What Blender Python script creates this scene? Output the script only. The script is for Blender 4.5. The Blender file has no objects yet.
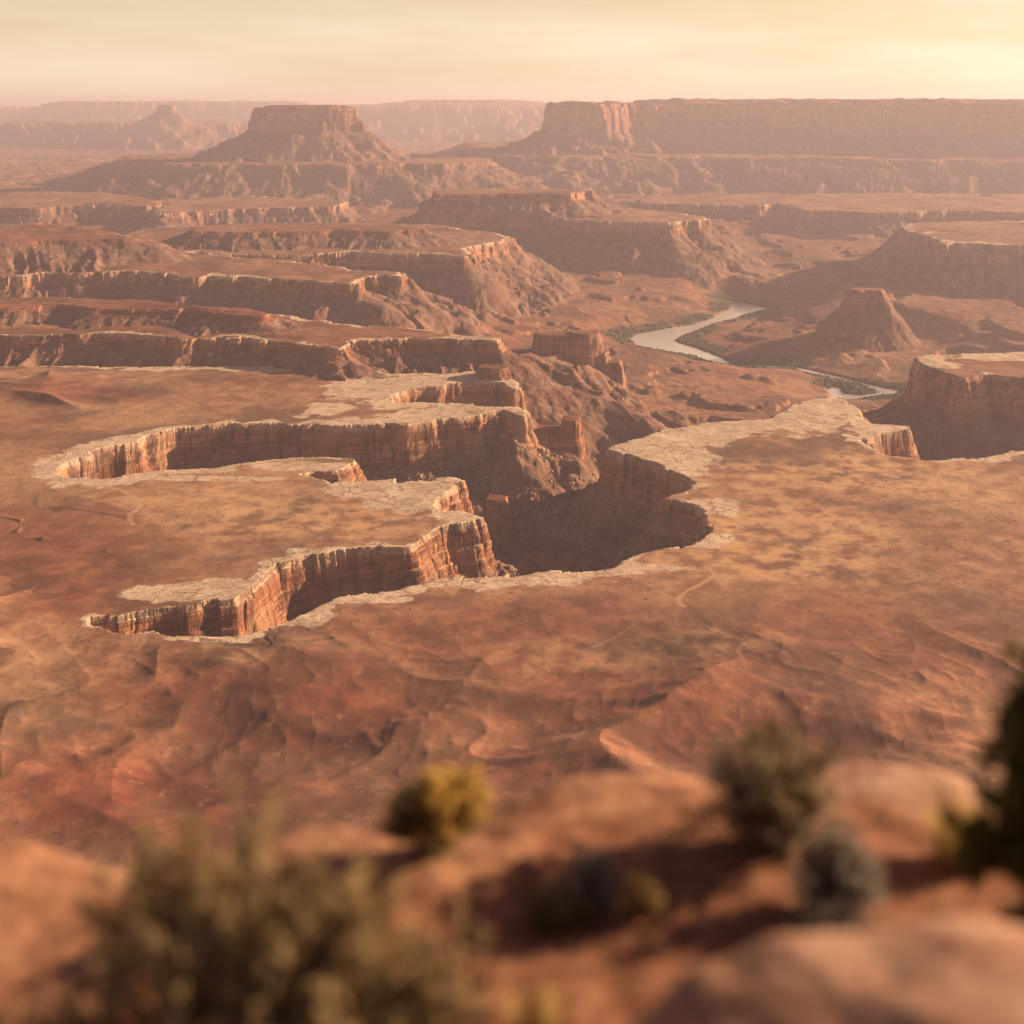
import bpy, bmesh, math, random
import numpy as np
from mathutils import Vector, Matrix, Euler

random.seed(7)
rng = np.random.default_rng(7)
SC = bpy.context.scene
COL = SC.collection
R = math.radians

# ------------------------------------------------------------------ camera
F = 1200.0            # focal length in pixels of the 1024 px frame
HOR = 105.0           # image row of the horizon
cam = bpy.data.cameras.new('camera')
cam.sensor_width = 36.0
cam.lens = 36.0 * F / 1024.0
cam.shift_y = -(512.0 - HOR) / 1024.0
cam.clip_start = 0.1
cam.clip_end = 120000
cam.dof.use_dof = True
cam.dof.focus_distance = 1500
cam.dof.aperture_fstop = 0.50
co = bpy.data.objects.new('camera', cam)
co.location = (0, 0, 0)
co.rotation_euler = (R(90), 0, 0)
COL.objects.link(co)
SC.camera = co

# ------------------------------------------------------------------ sky, sun, exposure
SUN_AZ = 68.0         # degrees to the right of the view direction
SUN_EL = 16.5
world = bpy.data.worlds.new("World")
SC.world = world
world.use_nodes = True
nt = world.node_tree
nt.nodes.clear()
w_out = nt.nodes.new('ShaderNodeOutputWorld')
w_bg = nt.nodes.new('ShaderNodeBackground')
sky = nt.nodes.new('ShaderNodeTexSky')
sky.sky_type = 'NISHITA'
sky.sun_disc = False
sky.sun_elevation = R(SUN_EL)
sky.sun_rotation = R(SUN_AZ)
sky.altitude = 1800
sky.air_density = 1.0
sky.dust_density = 2.0
sky.ozone_density = 1.0
# thin warm evening overcast: the clear sky seen through a veil of cloud
tc = nt.nodes.new('ShaderNodeTexCoord')
mp = nt.nodes.new('ShaderNodeMapping'); mp.inputs['Scale'].default_value = (1.3, 1.3, 11.0)
cn = nt.nodes.new('ShaderNodeTexNoise'); cn.inputs['Scale'].default_value = 2.2; cn.inputs['Detail'].default_value = 5; cn.inputs['Roughness'].default_value = 0.55
cr = nt.nodes.new('ShaderNodeValToRGB')
cr.color_ramp.elements[0].position = 0.36; cr.color_ramp.elements[0].color = (0.95, 0.735, 0.46, 1)
cr.color_ramp.elements[1].position = 0.68; cr.color_ramp.elements[1].color = (1.12, 0.925, 0.66, 1)
mixv = nt.nodes.new('ShaderNodeMix'); mixv.data_type = 'RGBA'; mixv.blend_type = 'MULTIPLY'; mixv.inputs[0].default_value = 1.0
nt.links.new(tc.outputs['Generated'], mp.inputs['Vector'])
nt.links.new(mp.outputs['Vector'], cn.inputs['Vector'])
nt.links.new(cn.outputs['Fac'], cr.inputs['Fac'])
# the veil is thick and warm near the horizon and thins towards the zenith
sep = nt.nodes.new('ShaderNodeSeparateXYZ'); nt.links.new(tc.outputs['Generated'], sep.inputs[0])
thin = nt.nodes.new('ShaderNodeMapRange'); thin.interpolation_type = 'SMOOTHSTEP'
thin.inputs['From Min'].default_value = 0.08; thin.inputs['From Max'].default_value = 0.40
nt.links.new(sep.outputs[2], thin.inputs['Value'])
bw = nt.nodes.new('ShaderNodeRGBToBW'); nt.links.new(sky.outputs['Color'], bw.inputs[0])
half = nt.nodes.new('ShaderNodeMix'); half.data_type = 'RGBA'; half.inputs[0].default_value = 0.97
pw = nt.nodes.new('ShaderNodeMath'); pw.operation = 'POWER'; nt.links.new(bw.outputs[0], pw.inputs[0]); pw.inputs[1].default_value = 0.5
ml = nt.nodes.new('ShaderNodeMath'); ml.operation = 'MULTIPLY'; nt.links.new(pw.outputs[0], ml.inputs[0]); ml.inputs[1].default_value = 1.92
nt.links.new(sky.outputs['Color'], half.inputs[6]); nt.links.new(ml.outputs[0], half.inputs[7])
nt.links.new(half.outputs[2], mixv.inputs[6])
zen = nt.nodes.new('ShaderNodeMix'); zen.data_type = 'RGBA'
zt_ = nt.nodes.new('ShaderNodeMix'); zt_.data_type = 'RGBA'; zt_.blend_type = 'MULTIPLY'; zt_.inputs[0].default_value = 1.0
zt_.inputs[7].default_value = (0.30, 0.235, 0.38, 1)
nt.links.new(bw.outputs[0], zt_.inputs[6])
nt.links.new(cr.outputs['Color'], mixv.inputs[7])
nt.links.new(thin.outputs[0], zen.inputs[0])
nt.links.new(mixv.outputs[2], zen.inputs[6]); nt.links.new(zt_.outputs[2], zen.inputs[7])
nt.links.new(zen.outputs[2], w_bg.inputs['Color'])
w_bg.inputs['Strength'].default_value = 0.103
nt.links.new(w_bg.outputs['Background'], w_out.inputs['Surface'])

sl = bpy.data.lights.new('sun', 'SUN')
sl.energy = 5.0
sl.angle = R(0.8)
sl.color = (1.0, 0.715, 0.43)
so = bpy.data.objects.new('sun', sl)
sd = Vector((math.sin(R(SUN_AZ)) * math.cos(R(SUN_EL)), math.cos(R(SUN_AZ)) * math.cos(R(SUN_EL)), math.sin(R(SUN_EL))))
so.rotation_euler = sd.to_track_quat('Z', 'Y').to_euler()
so.location = (60, 20, 60)
COL.objects.link(so)

vs = SC.view_settings
vs.view_transform = 'Standard'
vs.look = 'None'
vs.gamma = 1.0
vs.exposure = 1.02
vs.use_curve_mapping = False
SC.cycles.use_denoising = True
SC.cycles.volume_bounces = 0
SC.cycles.max_bounces = 5
SC.cycles.diffuse_bounces = 2
SC.cycles.transparent_max_bounces = 8
HAZE_DENSITY = 7.2e-5

# ------------------------------------------------------------------ numpy noise
def _hash(ix, iy, seed):
    n = (ix.astype(np.int64) * 374761393 + iy.astype(np.int64) * 668265263 + seed * 974634777) & 0xFFFFFFFF
    n = ((n ^ (n >> 13)) * 1274126177) & 0xFFFFFFFF
    n = (n ^ (n >> 16)) & 0xFFFF
    return n.astype(np.float32) / 65535.0

def vnoise(x, y, seed=0):
    fx = np.floor(x); fy = np.floor(y)
    tx = (x - fx).astype(np.float32); ty = (y - fy).astype(np.float32)
    ix = fx.astype(np.int64); iy = fy.astype(np.int64)
    tx = tx * tx * tx * (tx * (tx * 6 - 15) + 10)
    ty = ty * ty * ty * (ty * (ty * 6 - 15) + 10)
    a = _hash(ix, iy, seed); b = _hash(ix + 1, iy, seed)
    c = _hash(ix, iy + 1, seed); d = _hash(ix + 1, iy + 1, seed)
    return (a + (b - a) * tx) * (1 - ty) + (c + (d - c) * tx) * ty     # 0..1

def fbm(x, y, scale, octaves=4, seed=0, gain=0.5):
    out = 0; amp = 1.0; tot = 0; f = 1.0 / scale
    c, s = 0.8, 0.6
    for o in range(octaves):
        xr = (x * c - y * s) * f + 13.7 * o; yr = (x * s + y * c) * f + 7.1 * o
        out = out + amp * (vnoise(xr, yr, seed + o) * 2 - 1)
        tot += amp; amp *= gain; f *= 2.03
        c, s = c * 0.8 - s * 0.6, s * 0.8 + c * 0.6
    return out / tot                                                 # about -1..1

def ridged(x, y, scale, octaves=4, seed=0, gain=0.5):
    out = 0; amp = 1.0; tot = 0; f = 1.0 / scale
    c, s = 0.8, 0.6
    for o in range(octaves):
        xr = (x * c - y * s) * f + 3.7 * o; yr = (x * s + y * c) * f + 9.1 * o
        n = 1 - np.abs(vnoise(xr, yr, seed + o) * 2 - 1)
        out = out + amp * n * n
        tot += amp; amp *= gain; f *= 2.03
        c, s = c * 0.8 - s * 0.6, s * 0.8 + c * 0.6
    return out / tot                                                 # 0..1

def sstep(a, b, x):
    t = np.clip((x - a) / (b - a), 0, 1)
    return t * t * (3 - 2 * t)

# ------------------------------------------------------------------ terrain grid (finer where the cliffs are)
lz = []
for a, b, r in ((330, 900, .0045), (900, 2450, .00125), (2450, 5200, .0020), (5200, 6300, .004), (6300, 8000, .0014), (8000, 26000, .0050)):
    n = int(math.log(b / a) / r)
    lz += list(np.linspace(math.log(a), math.log(b), n, endpoint=False))
lz.append(math.log(26000))
ZR = np.exp(np.array(lz)); NR = len(ZR)
UC = np.linspace(-0.54, 0.54, 1220); NC = len(UC)
GY = np.repeat(ZR[:, None], NC, 1)
GX = UC[None, :] * GY
X = GX.ravel(); Y = GY.ravel()
N = X.size

def P(px, py, level):                       # point of a horizontal plane, read off the survey picture
    z = F * (-level) / (py - HOR)
    return ((px - 512.0) / F * z, z)
def D(px, z):
    return ((px - 512.0) / F * z, z)
BPX = 512 + F * X / Y                        # survey coordinates of the bench plane
BPY = HOR + F * 430 / Y

def poly_sdf(pts, mask=None, margin=900):
    """signed distance (negative inside) and arc length of the nearest rim point"""
    p = np.array(pts, float)
    x0, y0 = p.min(0) - margin; x1, y1 = p.max(0) + margin
    idx = np.nonzero((X > x0) & (X < x1) & (Y > y0) & (Y < y1))[0]
    xs = X[idx]; ys = Y[idx]
    best = np.full(xs.size, 1e18); tt = np.zeros(xs.size); ins = np.zeros(xs.size, bool)
    acc = 0.0
    for i in range(len(p)):
        ax, ay = p[i]; bx, by = p[(i + 1) % len(p)]
        dx, dy = bx - ax, by - ay
        L2 = dx * dx + dy * dy
        if L2 < 1e-9: continue
        L = math.sqrt(L2)
        t = ((xs - ax) * dx + (ys - ay) * dy) / L2
        np.clip(t, 0, 1, out=t)
        d = (xs - ax - t * dx) ** 2 + (ys - ay - t * dy) ** 2
        m = d < best
        best[m] = d[m]; tt[m] = acc + t[m] * L
        if dy != 0:
            c = ((ay > ys) != (by > ys)) & (xs < ax + (ys - ay) / dy * dx)
            ins ^= c
        acc += L
    s = np.sqrt(best)
    s[ins] *= -1
    return idx, s, tt

def line_dist(pts, margin=300):
    p = np.array(pts, float)
    x0, y0 = p.min(0) - margin; x1, y1 = p.max(0) + margin
    idx = np.nonzero((X > x0) & (X < x1) & (Y > y0) & (Y < y1))[0]
    xs = X[idx]; ys = Y[idx]
    best = np.full(xs.size, 1e18)
    for i in range(len(p) - 1):
        ax, ay = p[i]; bx, by = p[i + 1]
        dx, dy = bx - ax, by - ay; L2 = dx * dx + dy * dy
        t = np.clip(((xs - ax) * dx + (ys - ay) * dy) / L2, 0, 1)
        best = np.minimum(best, (xs - ax - t * dx) ** 2 + (ys - ay - t * dy) ** 2)
    out = np.full(N, 1e6); out[idx] = np.sqrt(best)
    return out

def smooth_line(pts, n=8):
    p = [np.array(q, float) for q in pts]
    p = [2 * p[0] - p[1]] + p + [2 * p[-1] - p[-2]]
    out = []
    for i in range(1, len(p) - 2):
        for k in range(n):
            t = k / n
            out.append(0.5 * ((2 * p[i]) + (-p[i-1] + p[i+1]) * t + (2*p[i-1] - 5*p[i] + 4*p[i+1] - p[i+2]) * t*t + (-p[i-1] + 3*p[i] - 3*p[i+1] + p[i+2]) * t**3))
    out.append(p[-2])
    return [tuple(q) for q in out]

# shared noise fields
n120 = fbm(X, Y, 130, 2, 11); n40 = fbm(X, Y, 42, 2, 21); n14 = fbm(X, Y, 14, 2, 31); n5 = fbm(X, Y, 5, 2, 41)
n400 = fbm(X, Y, 420, 4, 51)

# ------------------------------------------------------------------ basin floor
ctrl = [(440,318,-500),(545,300,-557),(730,262,-530),(680,340,-592),(600,400,-572),(640,370,-580),(540,385,-568),(660,400,-578),(620,430,-570),(580,530,-548),(560,470,-552),
        (910,345,-588),(820,255,-525),(900,285,-520),(950,310,-540),(760,270,-560),(860,380,-590),(780,390,-590),(760,310,-596),(900,440,-560),(960,440,-545),
        (300,300,-505),(150,300,-505),(0,300,-500),(-200,320,-480),(520,360,-560),(520,420,-560),(480,340,-520),
        (620,235,-500),(760,215,-480),(900,215,-480),(1100,300,-540),(1100,230,-470)]
cw = []
for px, py, h in ctrl:
    x, y = P(px, py, h); cw.append((x, y, h))
for px, z, h in ((100,6000,-440),(400,5600,-470),(700,5700,-460),(1000,5600,-430),(200,9000,-420),(700,9000,-420),(1000,9000,-420),(0,14000,-420),(500,14000,-430),(1000,14000,-430),(0,24000,-420),(1000,24000,-420)):
    x, y = D(px, z); cw.append((x, y, h))
num = np.zeros(N); den = np.zeros(N)
LX = X / Y * 1.6; LY = np.log(Y)
for x, y, h in cw:
    d2 = (LX - x / y * 1.6) ** 2 + (LY - math.log(y)) ** 2 + 2e-3
    w = d2 ** -1.6
    num += w * h; den += w
floor_h = num / den
def terrace(v, q, sharp=0.22):
    k = np.floor(v / q); f = v / q - k
    return (k + sstep(0.5 - sharp, 0.5 + sharp, f)) * q
rough = 26 * fbm(X, Y * 0.7, 300, 5, 61, 0.52)
floor_h = floor_h + terrace(rough, 9.0, .11) + 1.2 * n14 + 0.5 * n5

# river channel
LV = -601.0
Z5 = lambda a, b: P(580 + a / 2.306, 270 + b / 2.306, LV)
river_a = [Z5(*q) for q in ((340,71),(362,76),(345,95),(310,111),(260,127),(190,139),(130,151),(124,160),(150,177),(210,187),(270,198),(320,214),(335,212),(292,191),(252,178),(216,165),(212,156),(242,146),(302,123),(352,109),(425,88),(400,82))]
river_b = [Z5(*q) for q in ((330,214),(400,222),(440,222),(500,224),(560,238),(620,252),(690,269),(735,278),(735,284),(690,292),(640,298),(600,300),(580,300),(572,272),(598,270),(606,285),(650,289),(690,281),(655,266),(610,256),(550,241),(500,228),(440,226),(390,226),(325,216))]
RS = np.full(N, 1e5)
for poly in (river_a, river_b):
    idx, s, _ = poly_sdf(poly, margin=700)
    RS[idx] = np.minimum(RS[idx], s + (9.0 if poly is river_b else 0.0))
rs = RS + 5 * n40 - 6.0
bank = np.where(rs < 0, -606 + 0 * rs, np.interp(rs, [0, 12, 90, 150, 400], [-604, -598, -595, -588, -560]))
near_r = 1 - sstep(60, 420, RS)
floor_h = np.maximum(floor_h, -597.0)
floor_h = np.where(rs < 0, -606.0, floor_h * sstep(0, 160, rs) + np.interp(rs, [0, 10, 160], [-604, -598, -594]) * (1 - sstep(0, 160, rs)))
veg = (1 - sstep(25, 85 + 50 * n120, RS)) * (RS > -5) * sstep(-0.45, 0.1, n120 + 0.3 * n40)

H = floor_h.copy()
OWN = np.zeros(N, np.int16)
owners = ['canyon_floor']
A_white = np.zeros(N); A_red = np.clip(0.48 + 0.5 * n400 + 0.25 * n120, 0, 1); A_tal = np.zeros(N); A_cliff = np.zeros(N)

def layer(name, poly, level, cliff, talus=0.62, relief=3.0, white=0.0, rim_noise=1.0, red=None, warp=1.0, gully=1.0, steps=None, run=1.0, margin=None, top=None, scale_noise=0.25, lump=1.0, maxdrop=None, wob=0.0, fs=1.0, ledge=0.0):
    """one mesa: flat top, ledgy cliff, talus apron; merged with the rest by height"""
    m = margin or (250 + 1.3 * (650 + level) / talus)
    idx, s, t = poly_sdf(poly, margin=m)
    if name not in owners: owners.append(name)
    k = owners.index(name)
    s = s + wob * n400[idx]
    flute = ridged(t + 6 * n40[idx], s * 0.05, 16 * fs, 2, 71)
    s = s + rim_noise * (9 * n120[idx] * warp + 4.0 * n40[idx] + 1.6 * n14[idx] + 0.9 * n5[idx] + 1.5 * (flute - 0.5))
    tw = t + 5 * n14[idx]
    for size, a, sd_ in ((95.0 * fs, 6.0, 4), (19.0 * fs, 2.0, 5), (43.0 * fs, 4.6, 6), (8.0 * fs, 0.5, 9)):
        s = s + rim_noise * a * (_hash(np.floor(tw / size + 0.6 * n40[idx]).astype(np.int64), np.full(idx.size, 3), sd_) * 2 - 1)
    hs = cliff * (1 + scale_noise * n120[idx] + 0.5 * scale_noise * n40[idx])
    if steps is None:
        steps = ((0, 0), (.9, .11), (2.6, .13), (3.6, .30), (4.6, .315), (5.8, .50), (8.4, .53), (9.3, .68), (10.4, .69), (11.4, .80), (14.2, .83), (15.8, 1.0))
    ds = np.array([a for a, b in steps]) * run; dh = np.array([b for a, b in steps])
    drop = np.interp(s * np.clip(1.05 + .7 * n120[idx] + .5 * n40[idx], .55, 1.8), ds, dh) * hs
    out = np.maximum(s - ds[-1], 0)
    g = ridged(t + 25 * n120[idx], s * 0.10, 55, 3, 81, 0.6) - 0.45
    tal = out * talus * (1 + 0.25 * n120[idx])
    tal = tal - gully * g * np.minimum(out, 90) * 0.20 + 1.1 * n14[idx] * np.minimum(out, 10) / 10
    if ledge:
        tal = tal + ledge * sstep(22, 26, out + 9 * n40[idx] + 5 * n120[idx] + 2 * n14[idx]) * sstep(-.35, .1, n120[idx] + .6 * n40[idx])
    tp = relief * n120[idx] + 0.22 * relief * n40[idx] + 0.10 * lump * n14[idx] + 0.03 * lump * n5[idx]
    if top is not None: tp = tp + top[idx]
    edge = sstep(0, -40, s)
    h = level + tp * edge - drop - tal
    up = h > H[idx]
    if maxdrop: up &= (h > level - maxdrop) & (H[idx] > level - maxdrop - 10)
    j = idx[up]
    H[j] = h[up]; OWN[j] = k
    su = s[up]
    if white > 0:
        wid = white * (0.75 + 2.2 * n120[j] + 1.3 * n40[j] + .6 * n14[j])
        A_white[j] = np.where(su < 0, 1 - sstep(0.55, 1.15, -su / np.maximum(wid, .6)), 1 - sstep(0.8, 3.0, su))
    else:
        A_white[j] = 0
    A_cliff[j] = sstep(0.3, 1.5, su) * (1 - sstep(ds[-1] - 1, ds[-1] + 5, su))
    A_tal[j] = sstep(ds[-1] - 1, ds[-1] + 6, su)
    if red is not None: A_red[j] = np.clip(red + 0.35 * n400[j] + 0.3 * n120[j], 0, 1)

# ------------------------------------------------------------------ the bench of pale caprock cut by the canyon
LW = -430.0
W = [(-520,366),(200,366),(360,367),(387,374),(436,373),(475,371),(496,369),(508,373),(519,382),(522,389),(514,390),(506,384),(487,382),(436,385),(403,388),
     (392,393),(387,399),(400,401),(436,402),(475,404),(479,407),(500,406),(522,407),(531,414),(526,418),(500,411),(472,414),(440,417),(430,421),(412,424),(328,426),(293,424),
     (219,425),(191,428),(149,437),(143,443),(105,451),(70,463),(54,471),(66,477),(113,475),(156,471),(219,467),(273,461),(324,459),(346,461),(334,467),(300,474),(330,484),
     (352,485),(412,479),(451,477),(463,481),(448,489),(431,497),(427,507),(436,510),(463,511),(486,518),(479,523),(437,526),(419,535),(409,546),(330,550),(308,557),(280,564),
     (250,590),(235,598),(200,603),(140,611),(92,619),(90,624),(130,630),(172,635),(234,633),(289,626),(324,606),(406,584),(500,573),(548,567),(602,566),(636,553),(693,545),
     (714,531),(718,516),(706,507),(664,499),(697,483),(684,474),(632,456),(611,449),(616,443),(697,426),(766,418),(810,399),(840,398),(862,413),(875,421),(918,426),(903,431),
     (864,440),(883,456),(922,460),(970,458),(1024,451),(1300,440),(1600,430),(1600,760),(1600,1500),(-600,1500),(-600,900)]
Wp = [P(a, min(b, 1000), LW) for a, b in W]
# mounds and slopes on the near bench, towards the foot of the overlook
hill = sstep(1080, 780, Y)
top = hill * (27 * (ridged(X + 60 * n400, Y * 1.1, 200, 5, 91, .42) - 0.45) * (1 - .5 * sstep(-250, -420, X)) * (1 - .6 * sstep(820, 730, Y)) + 6 * n120 + 1.2 * n40) + np.maximum(800 - Y, 0) * 0.04
lm = sstep(-330, -470, X) * sstep(1350, 1150, Y)
top = top + lm * 26 * np.maximum(ridged(X, Y, 170, 3, 95) - 0.35, 0)
top = top + sstep(640, 340, Y) * 330 * (1 - np.clip((Y - 340) / 300, 0, 1)) ** 1.4
far_m = sstep(230, 60, BPX) * sstep(368, 378, BPY) * (1 - sstep(400, 415, BPY))
top = top + far_m * 22 * np.maximum(ridged(X, Y, 220, 3, 97) - 0.3, 0)
layer('plateau', Wp, LW, 44, scale_noise=.4, talus=0.88, relief=1.8, ledge=15, gully=1.7, white=21, top=top, margin=500)
PLAT = (OWN == owners.index('plateau'))
# wide bare slickrock aprons
def blob(px, py, rx, ry):
    return 1 - sstep(0.55, 1.1, np.sqrt(((BPX - px) / rx) ** 2 + ((BPY - py) / ry) ** 2) + 0.40 * n120 + 0.42 * n40 + .22 * n14 + .2 * n400)
for b in ((770,420,110,26),(650,452,60,26),(560,568,140,7),(430,392,110,22),(470,400,70,14),(420,495,70,18),(300,592,110,10),(820,408,50,12),(672,448,50,20),(680,470,26,10),(440,394,110,16),(400,385,90,10),(470,376,60,6),(420,415,60,8),(400,490,70,12),(450,490,30,12),(455,516,36,6),(330,410,60,9),
          (560,572,120,5),(420,583,50,5),(180,592,75,9),(230,586,50,8),(440,380,80,6),(370,600,60,5),(700,540,30,7),(890,427,40,6),(705,506,30,9),(180,478,90,3),(300,466,50,4),(100,455,60,4)):
    A_white = np.where(PLAT & (A_tal < .5) & (A_cliff < .5), np.maximum(A_white, .95 * blob(*b)), A_white)
rd = np.zeros(N)
for px, py, rx, ry, w in ((500,640,260,60,.5),(300,700,260,70,.7),(800,640,220,60,.55),(760,740,280,60,.7),(480,600,120,18,.35),(60,590,110,40,.6),(100,535,70,16,.4),(70,395,130,14,.6),(260,380,120,6,.5),(830,570,110,24,.2),(760,560,60,14,.4),(330,395,22,5,.6),(960,640,120,60,.5),(60,560,140,80,.6),(640,700,300,60,.6),(40,430,70,30,.3),(560,610,140,26,.45),(150,800,340,90,.75),(520,770,220,60,.55)):
    rd = np.maximum(rd, min(1, w * 1.1) * (1 - sstep(0.3, 1.2, np.sqrt(((BPX - px) / rx) ** 2 + ((BPY - py) / ry) ** 2) + 0.25 * n120 + .25 * n400)))
gold_m = np.zeros(N)
for px, py, rx, ry, w in ((870,475,150,34,1),(800,540,120,50,1),(640,560,60,16,.6),(300,520,190,26,.9),(200,498,150,18,.7),(330,575,60,12,.6),(470,590,130,12,.6),(960,490,90,30,.8),(700,640,80,20,.4),(250,660,50,16,.5),(560,650,90,16,.4)):
    gold_m = np.maximum(gold_m, w * (1 - sstep(0.35, 1.15, np.sqrt(((BPX - px) / rx) ** 2 + ((BPY - py) / ry) ** 2) + 0.35 * n120 + .3 * n400 + .2 * n40)))
gold_m = gold_m * PLAT
A_red = np.where(PLAT, np.clip(rd + 0.12 * n400 + 0.12 * n120 + 0.08, 0, 1), A_red)

# towers and fins out in the canyon
for nm, pts, lv, cl in (('rock_tower', [D(520,1800),D(532,1780),D(548,1790),D(561,1800),D(561,1830),D(540,1835),D(522,1830)], -488, 46), ('rock_tower', [D(562,1795),D(572,1790),D(581,1797),D(582,1825),D(564,1830)], -473, 56),
                        ('rock_fin', [D(484,1510),D(494,1504),D(507,1506),D(508,1526),D(490,1530)], -497, 46),
                        ('boulder_block', [D(480,1890),D(500,1880),D(509,1890),D(500,1915),D(482,1915)], -414, 15),
                        ('castle_butte', [D(536,2165),D(548,2155),D(566,2158),D(567,2190),D(536,2192)], -414, 76), ('castle_butte', [D(573,2158),D(588,2152),D(597,2160),D(597,2190),D(573,2190)], -411, 80), ('castle_butte', [D(530,2190),D(600,2180),D(600,2215),D(530,2215)], -448, 50),
                        ('castle_butte', [D(430,2160),D(480,2150),D(538,2165),D(540,2200),D(480,2200),D(430,2205)], -446, 44),
                        ('castle_butte', [D(594,2160),D(604,2155),D(607,2185),D(594,2195)], -446, 66),
                        ('castle_butte', [D(605,2150),D(619,2150),D(619,2178),D(605,2180)], -462, 60)):
    layer(nm, pts, lv, cl, talus=1.1, maxdrop=17 if nm == 'boulder_block' else None, relief=0.8, rim_noise=0.5, red=0.85, run=0.5, margin=260, scale_noise=.1)

# upper ledge behind the left benches
B3 = [(-520,330),(0,334),(60,334),(117,336),(160,338),(219,340),(290,345),(335,350),(348,349),(363,341),(397,340),(450,341),(498,341),(502,338),(490,335),(440,332),(400,329),(330,322),(250,311),(-520,308)]
layer('mesa', [P(a, b, -396) for a, b in B3], -396, 17, talus=0.5, relief=4, white=9, wob=34, rim_noise=1.5, gully=2.6, red=0.5, margin=420)
hillsA = [(-520,306),(0,307),(60,304),(110,309),(180,311),(235,315),(262,316),(268,313),(240,308),(150,300),(0,297),(-520,296)]
layer('mesa', [P(a, b, -372) for a, b in hillsA], -372, 8, talus=0.34, relief=6, maxdrop=26, wob=25, red=0.85, margin=420)
B4 = [(-520,276),(0,276),(60,274),(125,272),(200,277),(262,279),(300,281),(350,283),(375,276),(400,276),(406,273),(390,271),(350,268),(320,263),(250,257),(130,246),(60,241),(-520,239)]
layer('mesa.001', [P(a, b, -400) for a, b in B4], -400, 25, talus=0.58, relief=6, white=9, wob=34, rim_noise=2.0, red=0.45, margin=520, gully=2.2)
hillsB = [(-520,228),(0,226),(60,224),(110,232),(120,238),(60,240),(0,243),(-520,246)]
layer('mesa.001', [P(a, b, -345) for a, b in hillsB], -345, 8, talus=0.28, relief=8, maxdrop=57, wob=40, red=0.8, margin=600)
B5 = [(120,240),(150,250),(220,254),(280,256),(350,252),(400,254),(440,255),(462,256),(480,246),(500,241),(512,238),(505,234),(470,229),(430,224),(300,222),(220,224),(140,228)]
layer('mesa.002', [P(a, b, -398) for a, b in B5], -398, 34, wob=26, rim_noise=1.8, talus=0.68, relief=5, white=10, red=0.4, margin=620, gully=1.8)
layer('mesa.002', [P(a, b, -358) for a, b in ((195,228),(250,224),(330,223),(400,225),(428,229),(390,231),(330,230),(250,232),(195,231))], -358, 14, talus=0.33, relief=4, maxdrop=42, wob=20, red=0.6, margin=420)
B6 = [(420,216),(512,218),(575,220),(620,222),(672,224),(682,221),(700,221),(708,219),(690,214),(640,209),(600,205),(420,203)]
layer('mesa.003', [P(a, b, -398) for a, b in B6], -398, 36, wob=26, rim_noise=1.8, talus=0.68, relief=4, white=8, red=0.35, margin=700, gully=1.8)
layer('mesa.003', [P(a, b, -318) for a, b in ((432,191),(500,188),(560,189),(588,191),(572,193.5),(500,193.5),(432,194))], -318, 26, talus=0.40, relief=3, maxdrop=82, wob=15, red=0.5, margin=500)
B7 = [(160,214),(180,211),(240,209),(300,208),(345,206),(350,201),(250,196),(160,200)]
layer('mesa.004', [P(a, b, -420) for a, b in B7], -420, 26, wob=60, rim_noise=2.5, talus=0.55, relief=4, white=8, red=.3, margin=700)
B8 = [(-520,212),(20,208),(90,205),(150,206),(170,200),(90,193),(-520,190)]
layer('mesa.004', [P(a, b, -410) for a, b in B8], -410, 26, wob=60, rim_noise=2.5, talus=0.5, relief=8, red=.5, margin=700)
# right-hand mesa across the side canyon
M1 = [(911,359),(918,363),(930,366),(944,370),(962,376),(985,374),(1010,376),(1060,378),(1500,384),(1500,348),(1040,352),(960,354),(925,355)]
layer('mesa.005', [P(a, b, -411) for a, b in M1], -411, 66, talus=0.75, relief=1.5, white=70, red=0.6, margin=420, run=1.2)
# small butte near the river
layer('butte', [D(851,2940),D(858,2925),D(866,2935),D(880,2928),D(883,2955),D(870,2975),D(852,2970)], -452, 44, talus=1.12, gully=1.4, relief=5, red=0.6, rim_noise=0.6, margin=420, lump=5)
# far-right benches
M2 = [(900,228),(930,236),(945,243),(990,245),(1040,246),(1500,250),(1500,215),(1024,220),(940,222),(905,223)]
layer('mesa.006', [P(a, b, -405) for a, b in M2], -405, 50, wob=40, rim_noise=2, talus=0.8, relief=3, white=30, red=.4, margin=700)
M2b = [(640,203),(700,205),(760,206),(775,203),(810,210),(880,212),(960,211),(1100,214),(1500,216),(1500,196),(900,193),(640,195)]
layer('mesa.007', [P(a, b, -425) for a, b in M2b], -425, 40, wob=50, rim_noise=2.5, talus=0.5, relief=5, white=8, red=.4, margin=700)

# ------------------------------------------------------------------ big buttes on the skyline
st_big = ((0, 0), (2, .12), (9, .16), (14, .62), (22, .66), (28, 1.0))
def big(name, pts, lv, cl, tal, **k):
    k.setdefault('gully', .45); k.setdefault('fs', 3.5)
    layer(name, pts, lv, cl, talus=tal, steps=st_big, **k)
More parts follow.
